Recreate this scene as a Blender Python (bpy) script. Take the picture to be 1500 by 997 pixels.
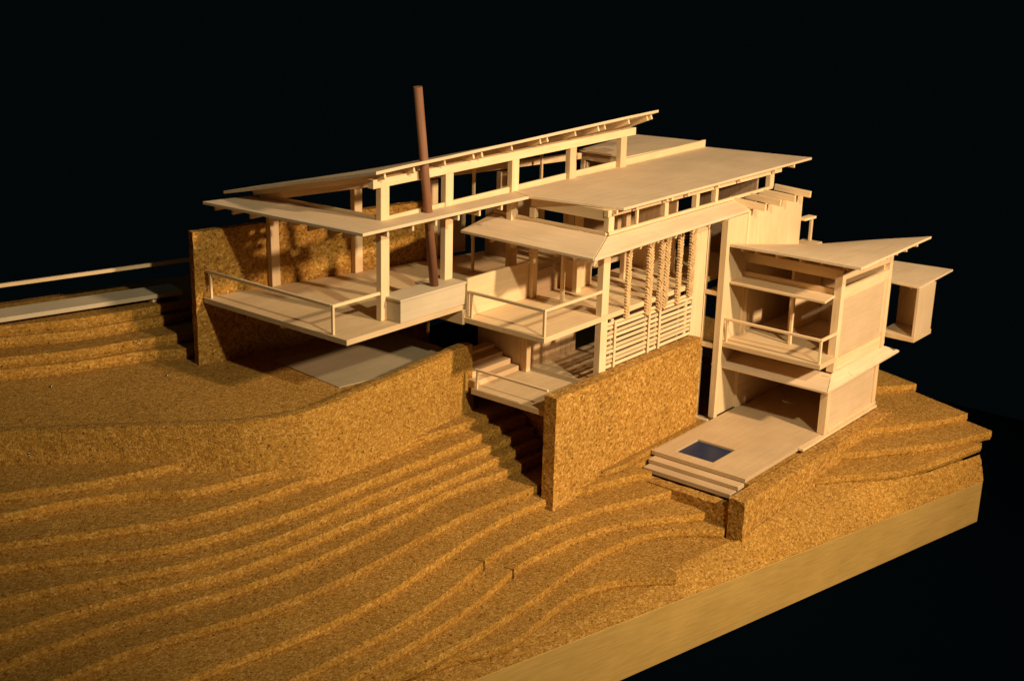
import bpy, bmesh, math, random
from mathutils import Vector, Matrix, noise
from mathutils.geometry import delaunay_2d_cdt
random.seed(11)
S = bpy.context.scene
for o in list(bpy.data.objects):
    bpy.data.objects.remove(o, do_unlink=True)
COL = S.collection
# Units: 1 Blender unit = 10 cm of the real model.  x runs along the house, y back into the hill, z up.

# ------------------------------------------------------------------ camera
cam_d = bpy.data.cameras.new('camera'); cam = bpy.data.objects.new('camera', cam_d); COL.objects.link(cam)
right = Vector((0.63011, -0.7761, 0.025)); down = Vector((-0.22163, -0.21061, -0.95212)); fwd = Vector((0.74421, 0.5944, -0.30471))
m3 = Matrix((right, -down, -fwd)).transposed()
cam.matrix_world = Matrix.Translation((-5.4111, -2.8261, 2.603)) @ m3.to_4x4()
cam_d.sensor_width = 36.0; cam_d.lens = 1929.36 / 1500 * 36
cam_d.clip_start = 0.05; cam_d.clip_end = 200
cam_d.dof.use_dof = True; cam_d.dof.focus_distance = 6.35; cam_d.dof.aperture_fstop = 3.2
S.camera = cam

# ------------------------------------------------------------------ world, lamps, exposure
W = bpy.data.worlds.new('World'); S.world = W; W.use_nodes = True
W.node_tree.nodes['Background'].inputs[0].default_value = (0.35, 0.75, 0.9, 1)
W.node_tree.nodes['Background'].inputs[1].default_value = 0.0026
S.view_settings.view_transform = 'Standard'; S.view_settings.look = 'None'
S.view_settings.exposure = 0.0; S.view_settings.gamma = 1.0; S.view_settings.use_curve_mapping = False

def aim(o, loc, tgt):
    o.location = loc
    o.rotation_euler = (Vector(tgt) - Vector(loc)).to_track_quat('-Z', 'Y').to_euler()
def spot(name, loc, tgt, watt, col, size, r):
    d = bpy.data.lights.new(name, 'SPOT'); o = bpy.data.objects.new(name, d); COL.objects.link(o)
    d.energy = watt; d.color = col; d.spot_size = math.radians(size); d.spot_blend = 1.0; d.shadow_soft_size = r
    aim(o, loc, tgt)
spot('tungsten_spot_lamp', (-0.30, -5.5, 4.0), (0.45, 0.60, 1.10), 2950, (1.0, 0.72, 0.46), 64, 0.17)      # warm lamp to the right of the camera
spot('halogen_spot_lamp', (-2.95, -4.65, 4.85), (-0.50, 1.20, 1.15), 1400, (1.0, 0.86, 0.58), 66, 0.13)        # second, whiter lamp nearer the camera
fd = bpy.data.lights.new('overhead_fill_light', 'AREA'); fo = bpy.data.objects.new('overhead_fill_light', fd); COL.objects.link(fo)  # added weak fill from above, not an actual lamp in the room
fd.shape = 'DISK'; fd.size = 3.0; fd.energy = 8; fd.color = (0.95, 1.0, 0.88)
aim(fo, (1.5, 4.0, 8.5), (-0.3, 1.0, 0.5))

# ------------------------------------------------------------------ materials
def mat(name):
    m = bpy.data.materials.new(name); m.use_nodes = True
    nt = m.node_tree; b = nt.nodes['Principled BSDF']
    return m, nt, b
def N(nt, t, **kw):
    n = nt.nodes.new(t)
    for k, v in kw.items(): setattr(n, k, v)
    return n
def ramp(nt, stops):
    r = N(nt, 'ShaderNodeValToRGB'); e = r.color_ramp.elements
    e[0].position, e[0].color = stops[0][0], (*stops[0][1], 1)
    e[1].position, e[1].color = stops[-1][0], (*stops[-1][1], 1)
    for p, c in stops[1:-1]:
        x = e.new(p); x.color = (*c, 1)
    return r
def mix(nt, fac, a, b, mode='MIX'):
    n = N(nt, 'ShaderNodeMix', data_type='RGBA', blend_type=mode)
    for s, v in (('Factor', fac), ('A', a), ('B', b)):
        sock = [i for i in n.inputs if i.name == s and (s == 'Factor' and i.type == 'VALUE' or s != 'Factor' and i.type == 'RGBA')][0]
        if hasattr(v, 'is_linked'): nt.links.new(v, sock)
        else: sock.default_value = v if s == 'Factor' else (*v, 1)
    return [o for o in n.outputs if o.type == 'RGBA'][0]

def wood(name, axis, light, dark, grain=1.0, rough=0.62, bump=0.16, vary=0.15):
    m, nt, b = mat(name); L = nt.links
    tc = N(nt, 'ShaderNodeTexCoord'); oi = N(nt, 'ShaderNodeObjectInfo')
    mp = N(nt, 'ShaderNodeMapping')
    sc = [46.0 * grain] * 3; sc[axis] = 3.4 * grain
    mp.inputs['Scale'].default_value = sc
    L.new(tc.outputs['Object'], mp.inputs['Vector'])
    cmb = N(nt, 'ShaderNodeVectorMath', operation='SCALE'); cmb.inputs[0].default_value = (7.3, 3.1, 5.7); L.new(oi.outputs['Random'], cmb.inputs['Scale'])
    L.new(cmb.outputs[0], mp.inputs['Location'])
    n1 = N(nt, 'ShaderNodeTexNoise'); n1.inputs['Scale'].default_value = 1.0; n1.inputs['Detail'].default_value = 5; n1.inputs['Roughness'].default_value = 0.62
    L.new(mp.outputs[0], n1.inputs['Vector'])
    n2 = N(nt, 'ShaderNodeTexNoise'); n2.inputs['Scale'].default_value = 5.0; n2.inputs['Detail'].default_value = 3
    L.new(mp.outputs[0], n2.inputs['Vector'])
    n3 = N(nt, 'ShaderNodeTexNoise'); n3.inputs['Scale'].default_value = 4.0; n3.inputs['Detail'].default_value = 3
    L.new(tc.outputs['Object'], n3.inputs['Vector'])
    r1 = ramp(nt, [(0.22, dark), (0.62, light)]); L.new(n1.outputs['Fac'], r1.inputs[0])
    c = mix(nt, 0.30, r1.outputs[0], mix(nt, n2.outputs['Fac'], dark, light))
    rb = ramp(nt, [(0.3, (0.86, 0.84, 0.80)), (0.7, (1.06, 1.04, 1.02))]); L.new(n3.outputs['Fac'], rb.inputs[0])
    c = mix(nt, 0.75, c, rb.outputs[0], 'MULTIPLY')
    rv = N(nt, 'ShaderNodeMapRange'); rv.inputs['To Min'].default_value = 1 - vary; rv.inputs['To Max'].default_value = 1 + vary * 0.6; L.new(oi.outputs['Random'], rv.inputs['Value'])
    hs = N(nt, 'ShaderNodeHueSaturation'); L.new(c, hs.inputs['Color']); L.new(rv.outputs[0], hs.inputs['Value'])
    L.new(hs.outputs[0], b.inputs['Base Color'])
    b.inputs['Roughness'].default_value = rough; b.inputs['Specular IOR Level'].default_value = 0.25
    bp = N(nt, 'ShaderNodeBump'); bp.inputs['Strength'].default_value = bump; bp.inputs['Distance'].default_value = 0.01
    L.new(n1.outputs['Fac'], bp.inputs['Height']); L.new(bp.outputs[0], b.inputs['Normal'])
    return m
BAL_L, BAL_D = (0.80, 0.605, 0.36), (0.645, 0.46, 0.24)
BALSA = [wood('balsa_grain_' + 'xyz'[i], i, BAL_L, BAL_D) for i in range(3)]
TERRW = [wood('terrace_veneer_' + 'xyz'[i], i, (0.50, 0.365, 0.215), (0.42, 0.30, 0.165)) for i in range(3)]
VENEER = [wood('tan_veneer_' + 'xyz'[i], i, (0.60, 0.45, 0.28), (0.52, 0.38, 0.22)) for i in range(3)]
FLOORW = [wood('veneer_floor_' + 'xyz'[i], i, (0.70, 0.52, 0.30), (0.56, 0.40, 0.21)) for i in range(3)]
ROOFW = [wood('roof_sheet_' + 'xyz'[i], i, (0.73, 0.56, 0.365), (0.59, 0.445, 0.27), bump=0.06, vary=0.05) for i in range(3)]
PALE = [wood('pale_card_' + 'xyz'[i], i, (0.545, 0.45, 0.305), (0.48, 0.39, 0.255), bump=0.05, vary=0.02) for i in range(3)]
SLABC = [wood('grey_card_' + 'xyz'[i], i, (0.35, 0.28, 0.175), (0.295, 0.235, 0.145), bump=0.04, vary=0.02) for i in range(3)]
BASEW = [wood('poplar_base_' + 'xyz'[i], i, (0.43, 0.28, 0.080), (0.31, 0.19, 0.046), grain=2.3, bump=0.05, vary=0.02) for i in range(3)]
DOWEL = [wood('walnut_dowel_' + 'xyz'[i], i, (0.25, 0.115, 0.058), (0.14, 0.06, 0.03), grain=1.4) for i in range(3)]
PANELG = [wood('grey_brown_panel_' + 'xyz'[i], i, (0.42, 0.29, 0.17), (0.33, 0.21, 0.115)) for i in range(3)]

TWIG = wood('golden_twig', 0, (0.66, 0.46, 0.23), (0.50, 0.31, 0.13), grain=1.3)
def cork(name, tone=1.0, edge=1.0, gs=116, blue=1.0, fine=0.50):
    m, nt, b = mat(name); L = nt.links
    tc = N(nt, 'ShaderNodeTexCoord'); ge = N(nt, 'ShaderNodeNewGeometry')
    wn = N(nt, 'ShaderNodeTexNoise'); wn.inputs['Scale'].default_value = 40; wn.inputs['Detail'].default_value = 2
    L.new(ge.outputs['Position'], wn.inputs['Vector'])
    wv = N(nt, 'ShaderNodeVectorMath', operation='SCALE'); wv.inputs['Scale'].default_value = 0.012; L.new(wn.outputs['Color'], wv.inputs[0])
    pv = N(nt, 'ShaderNodeVectorMath', operation='ADD'); L.new(ge.outputs['Position'], pv.inputs[0]); L.new(wv.outputs[0], pv.inputs[1])
    v1 = N(nt, 'ShaderNodeTexVoronoi'); v1.inputs['Scale'].default_value = gs; v1.inputs['Randomness'].default_value = 1; L.new(pv.outputs[0], v1.inputs['Vector'])
    v2 = N(nt, 'ShaderNodeTexVoronoi'); v2.inputs['Scale'].default_value = gs * 2.1; L.new(pv.outputs[0], v2.inputs['Vector'])
    sx = N(nt, 'ShaderNodeSeparateColor'); L.new(v1.outputs['Color'], sx.inputs[0])
    sx2 = N(nt, 'ShaderNodeSeparateColor'); L.new(v2.outputs['Color'], sx2.inputs[0])
    t = lambda c: (c[0] * tone, c[1] * tone, c[2] * tone * blue)
    r1 = ramp(nt, [(0.0, t((0.100, 0.036, 0.004))), (0.15, t((0.242, 0.113, 0.015))), (0.5, t((0.366, 0.191, 0.029))), (0.81, t((0.467, 0.273, 0.058))), (1.0, t((0.65, 0.435, 0.145)))])
    L.new(sx.outputs[0], r1.inputs[0])
    r2 = ramp(nt, [(0.0, t((0.210, 0.095, 0.013))), (0.5, t((0.366, 0.191, 0.029))), (1.0, t((0.473, 0.284, 0.065)))])
    L.new(sx2.outputs[1], r2.inputs[0])
    c = mix(nt, fine, r1.outputs[0], r2.outputs[0])
    # sanded sheet faces greyer than cut edges; extra tread-to-riser shading put into the colour
    sn = N(nt, 'ShaderNodeSeparateXYZ'); L.new(ge.outputs['True Normal'], sn.inputs[0])
    mr = N(nt, 'ShaderNodeMapRange'); mr.inputs['From Min'].default_value = 0.6; mr.inputs['From Max'].default_value = 0.95; L.new(sn.outputs['Z'], mr.inputs['Value'])
    face = mix(nt, 1.0, c, (0.91, 0.90, 0.97), 'MULTIPLY')
    cut = mix(nt, 1.0, c, (1.07 * edge, 1.03 * edge, 0.96 * edge), 'MULTIPLY')
    c = mix(nt, mr.outputs[0], cut, face)
    # broad tone drift and rare dark pits
    n3 = N(nt, 'ShaderNodeTexNoise'); n3.inputs['Scale'].default_value = 3.1; n3.inputs['Detail'].default_value = 4; L.new(ge.outputs['Position'], n3.inputs['Vector'])
    rb = ramp(nt, [(0.3, (0.84, 0.82, 0.80)), (0.7, (1.08, 1.06, 1.04))]); L.new(n3.outputs['Fac'], rb.inputs[0])
    c = mix(nt, 0.8, c, rb.outputs[0], 'MULTIPLY')
    v3 = N(nt, 'ShaderNodeTexVoronoi'); v3.inputs['Scale'].default_value = 21; L.new(pv.outputs[0], v3.inputs['Vector'])
    rp = ramp(nt, [(0.085, (0.22, 0.17, 0.14)), (0.15, (1, 1, 1))]); L.new(v3.outputs['Distance'], rp.inputs[0])
    c = mix(nt, 0.75, c, rp.outputs[0], 'MULTIPLY')
    oi = N(nt, 'ShaderNodeObjectInfo'); rv = N(nt, 'ShaderNodeMapRange'); rv.inputs['To Min'].default_value = 0.90; rv.inputs['To Max'].default_value = 1.08; L.new(oi.outputs['Random'], rv.inputs['Value'])
    hs = N(nt, 'ShaderNodeHueSaturation'); L.new(c, hs.inputs['Color']); L.new(rv.outputs[0], hs.inputs['Value'])
    L.new(hs.outputs[0], b.inputs['Base Color'])
    b.inputs['Roughness'].default_value = 0.85; b.inputs['Specular IOR Level'].default_value = 0.15
    ma = N(nt, 'ShaderNodeMath', operation='ADD'); L.new(v1.outputs['Distance'], ma.inputs[0])
    mm = N(nt, 'ShaderNodeMath', operation='MULTIPLY'); mm.inputs[1].default_value = 0.5; L.new(v2.outputs['Distance'], mm.inputs[0]); L.new(mm.outputs[0], ma.inputs[1])
    bp = N(nt, 'ShaderNodeBump'); bp.invert = True; bp.inputs['Strength'].default_value = 0.40; bp.inputs['Distance'].default_value = 0.0055
    L.new(ma.outputs[0], bp.inputs['Height']); L.new(bp.outputs[0], b.inputs['Normal'])
    return m
CORK = cork('cork_sheet_material', 0.96)
CORKW = cork('cork_wall_material', 1.0, 1.0, 90, 1.1, 0.42)

def plain(name, col, rough=0.5, spec=0.5, metal=0.0):
    m, nt, b = mat(name)
    b.inputs['Base Color'].default_value = (*col, 1); b.inputs['Roughness'].default_value = rough
    b.inputs['Specular IOR Level'].default_value = spec; b.inputs['Metallic'].default_value = metal
    return m
POOL = plain('blue_acrylic', (0.016, 0.026, 0.062), 0.35, 0.15)
STEEL = plain('pin_steel', (0.28, 0.28, 0.27), 0.32, 0.5, 1.0)
def velvet():
    m, nt, b = mat('black_cloth')
    n = N(nt, 'ShaderNodeTexNoise'); n.inputs['Scale'].default_value = 0.8; n.inputs['Detail'].default_value = 6
    r = ramp(nt, [(0.3, (0.0006, 0.0018, 0.0034)), (0.7, (0.0010, 0.0026, 0.0046))]); nt.links.new(n.outputs['Fac'], r.inputs[0])
    nt.links.new(r.outputs[0], b.inputs['Base Color'])
    b.inputs['Roughness'].default_value = 1.0; b.inputs['Specular IOR Level'].default_value = 0.0
    return m
VELVET = velvet()

# ------------------------------------------------------------------ builders
ORG = {}
def link(name, me, origin, parent):
    o = bpy.data.objects.new(name, me); COL.objects.link(o)
    if parent is not None:
        o.parent = parent; o.location = Vector(origin) - ORG[parent.name]
    else:
        o.location = origin
    ORG[o.name] = Vector(origin)
    return o
def thing(name, label, cat, loc, group=None, kind=None):
    o = bpy.data.objects.new(name, None); COL.objects.link(o); o.location = loc; o.empty_display_size = 0.1
    ORG[o.name] = Vector(loc)
    o['label'] = label; o['category'] = cat
    if group: o['group'] = group
    if kind: o['kind'] = kind
    return o
def tag(o, label, cat, kind=None, group=None):
    o['label'] = label; o['category'] = cat
    if kind: o['kind'] = kind
    if group: o['group'] = group
    return o
def pick(mats, dims):
    return mats[max(range(3), key=lambda i: dims[i])] if isinstance(mats, list) else mats
def finish(name, bm, mats, parent, dims=None, smooth=False):
    bmesh.ops.recalc_face_normals(bm, faces=bm.faces[:])
    lo = Vector((min(v.co.x for v in bm.verts), min(v.co.y for v in bm.verts), min(v.co.z for v in bm.verts)))
    hi = Vector((max(v.co.x for v in bm.verts), max(v.co.y for v in bm.verts), max(v.co.z for v in bm.verts)))
    c = (lo + hi) / 2
    for v in bm.verts: v.co -= c
    me = bpy.data.meshes.new(name); bm.to_mesh(me); bm.free()
    if smooth:
        for p in me.polygons: p.use_smooth = True
    me.materials.append(pick(mats, dims or (hi - lo)))
    return link(name, me, c, parent)
def bev(bm, w):
    if w > 0: bmesh.ops.bevel(bm, geom=bm.edges[:], offset=w, segments=1, affect='EDGES', profile=0.5)
def box(name, x0, x1, y0, y1, z0, z1, parent=None, mats=BALSA, w=0.0016, jit=0.0, turn=0.0):
    bm = bmesh.new(); bmesh.ops.create_cube(bm, size=1)
    d = Vector((x1 - x0, y1 - y0, z1 - z0)); c = Vector((x0 + x1, y0 + y1, z0 + z1)) / 2
    for v in bm.verts: v.co = Vector((v.co.x * d.x, v.co.y * d.y, v.co.z * d.z))
    bev(bm, min(w, 0.2 * min(d)))
    if jit or turn:
        r = Matrix.Rotation(random.uniform(-jit, jit), 4, 'X') @ Matrix.Rotation(random.uniform(-jit, jit), 4, 'Y') @ Matrix.Rotation(turn, 4, 'Z')
        bmesh.ops.transform(bm, matrix=r, verts=bm.verts)
    for v in bm.verts: v.co += c
    return finish(name, bm, mats, parent, d)
def bar(name, p0, p1, w, h, parent=None, mats=BALSA, up=(0, 0, 1), bw=0.0014):
    """square stick from p0 to p1 (axis through the middle), w across, h along up; mesh kept in the stick's own axes so grain follows it"""
    p0, p1 = Vector(p0), Vector(p1)
    if name in ('rafter', 'pergola_stick', 'slat'):
        p0 = p0 + Vector([random.uniform(-.0028, .0028) for _ in range(3)]); p1 = p1 + Vector([random.uniform(-.0028, .0028) for _ in range(3)])
    ax = (p1 - p0); Ln = ax.length; ax.normalize()
    sd = ax.cross(Vector(up)); sd = sd.normalized() if sd.length > 1e-6 else Vector((1, 0, 0)); u = sd.cross(ax)
    bm = bmesh.new(); bmesh.ops.create_cube(bm, size=1)
    for v in bm.verts: v.co = Vector((v.co.x * Ln, v.co.y * w, v.co.z * h))
    bev(bm, min(bw, 0.2 * min(w, h, Ln)))
    me = bpy.data.meshes.new(name); bmesh.ops.recalc_face_normals(bm, faces=bm.faces[:]); bm.to_mesh(me); bm.free()
    me.materials.append(mats[0] if isinstance(mats, list) else mats)
    o = link(name, me, (p0 + p1) / 2, parent)
    o.rotation_euler = Matrix((ax, -sd, u)).transposed().to_euler()
    return o
def prism(name, poly, top, bot, parent=None, mats=BALSA, w=0.0016, dims=None):
    """poly of (x,y); top / bot are numbers, lists or functions of (x,y)"""
    f = lambda a, i, p: a(*p) if callable(a) else (a[i] if isinstance(a, (list, tuple)) else a)
    bm = bmesh.new(); n = len(poly)
    t = [bm.verts.new((p[0], p[1], f(top, i, p))) for i, p in enumerate(poly)]
    b = [bm.verts.new((p[0], p[1], f(bot, i, p))) for i, p in enumerate(poly)]
    bm.faces.new(t); bm.faces.new(b[::-1])
    for i in range(n): bm.faces.new((t[i], b[i], b[(i + 1) % n], t[(i + 1) % n]))
    bmesh.ops.recalc_face_normals(bm, faces=bm.faces[:])
    if w: bev(bm, w)
    return finish(name, bm, mats, parent, dims)
def patch(name, c00, c10, c11, c01, th, parent=None, mats=ROOFW, n=14):
    bm = bmesh.new(); c = [Vector(v) for v in (c00, c10, c11, c01)]; g = {}
    for s in (0, 1):
        for i in range(n + 1):
            for j in range(n + 1):
                u, v = i / n, j / n
                p = c[0] * (1 - u) * (1 - v) + c[1] * u * (1 - v) + c[2] * u * v + c[3] * (1 - u) * v
                wv = noise.noise(p * 2.3) * 0.006 if 0 < i < n and 0 < j < n else noise.noise(p * 2.3) * 0.004
                g[s, i, j] = bm.verts.new(p + Vector((0, 0, wv - th * s)))
    for i in range(n):
        for j in range(n):
            bm.faces.new((g[0, i, j], g[0, i + 1, j], g[0, i + 1, j + 1], g[0, i, j + 1]))
            bm.faces.new((g[1, i, j], g[1, i, j + 1], g[1, i + 1, j + 1], g[1, i + 1, j]))
        for a, b2 in (((i, 0), (i + 1, 0)), ((i, n), (i + 1, n)), ((0, i), (0, i + 1)), ((n, i), (n, i + 1))):
            bm.faces.new((g[0, *a], g[0, *b2], g[1, *b2], g[1, *a]))
    return finish(name, bm, mats, parent)
def rod(name, p0, p1, r0, r1, parent, mats, seg=20):
    p0, p1 = Vector(p0), Vector(p1); ax = p1 - p0; Ln = ax.length
    bm = bmesh.new(); bmesh.ops.create_cone(bm, cap_ends=True, segments=seg, radius1=r0, radius2=r1, depth=Ln)
    me = bpy.data.meshes.new(name); bm.to_mesh(me); bm.free()
    for p in me.polygons: p.use_smooth = len(p.vertices) == 4
    me.materials.append(mats[2] if isinstance(mats, list) else mats)
    o = link(name, me, (p0 + p1) / 2, parent); o.rotation_euler = ax.to_track_quat('Z', 'Y').to_euler()
    return o
def corkbox(name, x0, x1, y0, y1, z0, z1, parent=None, mats=None, amp=0.0035, cell=0.03, turn=None):
    """cork slab with crumbly edges: a gridded box whose points are nudged by noise"""
    bm = bmesh.new(); d = (x1 - x0, y1 - y0, z1 - z0); nn = [max(1, round(v / cell)) for v in d]; vs = {}
    def V(i, j, k):
        if (i, j, k) not in vs: vs[i, j, k] = bm.verts.new((x0 + d[0] * i / nn[0], y0 + d[1] * j / nn[1], z0 + d[2] * k / nn[2]))
        return vs[i, j, k]
    for a in range(3):
        b, c = (a + 1) % 3, (a + 2) % 3
        for side in (0, nn[a]):
            for i in range(nn[b]):
                for j in range(nn[c]):
                    q = []
                    for di, dj in ((0, 0), (1, 0), (1, 1), (0, 1)):
                        t = [0, 0, 0]; t[a] = side; t[b] = i + di; t[c] = j + dj; q.append(V(*t))
                    bm.faces.new(q)
    for (i, j, k), v in vs.items():
        e = sum((i in (0, nn[0]), j in (0, nn[1]), k in (0, nn[2])))
        v.co += noise.noise_vector(v.co * 31) * amp * (0.35, 0.35, 1.0, 1.2)[e]
    if turn:
        bmesh.ops.transform(bm, matrix=Matrix.Translation((turn[0], turn[1], 0)) @ Matrix.Rotation(turn[2], 4, 'Z'), verts=bm.verts)
    return finish(name, bm, mats or CORKW, parent)
def spline(pts, step=0.014):
    P = [Vector((*p, 0)) if len(p) == 2 else Vector(p) for p in pts]
    P = [P[0] * 2 - P[1]] + P + [P[-1] * 2 - P[-2]]; out = []
    for i in range(1, len(P) - 2):
        a, b, c, d = P[i - 1:i + 3]; n = max(2, int((c - b).length / step))
        for k in range(n):
            t = k / n
            out.append(0.5 * ((2 * b) + (c - a) * t + (2 * a - 5 * b + 4 * c - d) * t * t + (3 * b - a - 3 * c + d) * t ** 3))
    out.append(P[-2]); return out
def sheet(name, rough_pts, close_pts, zt, zb, parent, amp=0.0028, notch=()):
    """cork contour sheet: rough_pts is a list of visible cut edges (each splined and crumbled) in order, close_pts the hidden rest"""
    bm = bmesh.new(); ring = []
    for seg in rough_pts:
        for p in spline(seg):
            if not ring or math.hypot(ring[-1][0] - p.x, ring[-1][1] - p.y) > 0.002: ring.append((p.x, p.y, 1))
    for nx, ny in notch:      # a butt joint between two pieces of the same sheet
        k = min(range(2, len(ring) - 2), key=lambda a: math.hypot(ring[a][0] - nx, ring[a][1] - ny))
        tx, ty = ring[k + 1][0] - ring[k - 1][0], ring[k + 1][1] - ring[k - 1][1]; ln = math.hypot(tx, ty); tx /= ln; ty /= ln
        x, y, _ = ring[k]
        ring[k:k + 1] = [(x, y, 0), (x - ty * 0.05, y + tx * 0.05, 0), (x - ty * 0.05 + tx * 0.005, y + tx * 0.05 + ty * 0.005, 0), (x + tx * 0.007 + ty * 0.007, y + ty * 0.007 - tx * 0.007, 0)]
    for p in close_pts:
        if math.hypot(ring[-1][0] - p[0], ring[-1][1] - p[1]) > 0.002: ring.append((p[0], p[1], 0))
    cv, ce, cf, ov, oe, of = delaunay_2d_cdt([Vector((x, y)) for x, y, r in ring], [], [list(range(len(ring)))], 1, 1e-6)
    rr = [max([ring[k][2] for k in o] or [0]) for o in ov]
    cnt = {}
    for f in cf:
        for u, v in zip(f, list(f[1:]) + [f[0]]):
            if (v, u) in cnt: del cnt[v, u]
            else: cnt[u, v] = 1
    inw = {}
    for u, v in cnt:                                   # faces run counter-clockwise: the inside lies to the left
        d = (cv[v] - cv[u]).normalized()
        for k in (u, v): inw[k] = inw.get(k, Vector((0, 0))) + Vector((-d.y, d.x))
    t, mid, b = {}, {}, {}
    for i, c in enumerate(cv):
        r = rr[i]; q = inw.get(i, Vector((0, 0))); q = q.normalized() if q.length > 1e-6 else q
        x, y = c.x, c.y
        n1 = noise.noise_vector(Vector((x * 45, y * 45, zt * 90))) * amp * r
        n2 = noise.noise_vector(Vector((x * 45 + 9, y * 45, zt * 70))) * amp * r
        n3 = noise.noise_vector(Vector((x * 45 + 4, y * 45 + 6, zt * 70))) * amp * 1.2 * r
        t[i] = bm.verts.new((x + n1.x + q.x * 0.002, y + n1.y + q.y * 0.002, zt - abs(n1.z) * 0.5))
        mid[i] = bm.verts.new((x + n3.x, y + n3.y, zt * 0.35 + zb * 0.65))
        b[i] = bm.verts.new((x + n2.x * 0.6 + q.x * 0.007, y + n2.y * 0.6 + q.y * 0.007, zb - 0.004))
    for f in cf:
        bm.faces.new([t[k] for k in f]); bm.faces.new([b[k] for k in reversed(f)])
    for u, v in cnt:
        bm.faces.new((t[v], t[u], mid[u], mid[v])); bm.faces.new((mid[v], mid[u], b[u], b[v]))
    bmesh.ops.delete(bm, geom=[v for v in bm.verts if not v.link_faces], context='VERTS')
    return finish(name, bm, CORK, parent)

# ------------------------------------------------------------------ table, base, hillside
bm = bmesh.new(); bmesh.ops.create_grid(bm, x_segments=1, y_segments=1, size=1)
for v in bm.verts: v.co = Vector((-1.4 + 4.9 * v.co.x, 0.6 + 3.6 * v.co.y, -0.622))
table = finish('table_surface', bm, VELVET, None); tag(table, 'black cloth surface under and behind the model', 'table surface', 'structure')

def edge_y(x): return 0.134 - 0.2186 * (x + 1.884)
def edge_z(x): return -0.358 + 0.0171 * (1.63 - x)      # the cork is glued on a hair out of level
def back_y(x): return 3.02 - 0.2408 * (x + 1.70)
FL = (-3.9, edge_y(-3.9)); FR = (1.63, edge_y(1.63)); BR = (2.55, back_y(2.55)); BL = (-3.9, back_y(-3.9))
base = thing('model_base', 'plain pale wooden base board edging the cork hillside', 'base board', (-0.6, 1.2, -0.62))
fo_ = Vector((0.2136, 0.9769, 0)) * 0.0225
fb_ = bar('front_board', Vector((*FL, -0.4815)) + fo_, Vector((*FR, -0.4815)) + fo_, 0.045, 0.247, base, BASEW)
for v in fb_.data.vertices:
    if v.co.z > 0: v.co.z += (0.5 - v.co.x / (FR[0] - FL[0]) * 0.977) * (edge_z(FL[0]) + 0.358)
prism('end_board', [(FR[0] + 0.012, FR[1] + 0.047), BR, (BR[0] - 0.05, BR[1] + 0.0), (FR[0] - 0.04, FR[1] + 0.06)], -0.360, -0.604, base, BASEW, dims=(0, 1, 0))
prism('back_board', [(BR[0] - 0.052, BR[1] - 0.035), (BR[0] - 0.052, BR[1]), BL, (BL[0], BL[1] - 0.04)], -0.362, -0.604, base, BASEW, dims=(1, 0, 0))
prism('bottom_panel', [(FL[0], FL[1] + 0.046), (FR[0] - 0.045, FR[1] + 0.062), (BR[0] - 0.055, BR[1] - 0.04), (BL[0], BL[1] - 0.045)], -0.40, -0.60, base, BASEW, dims=(1, 0, 0))

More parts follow.
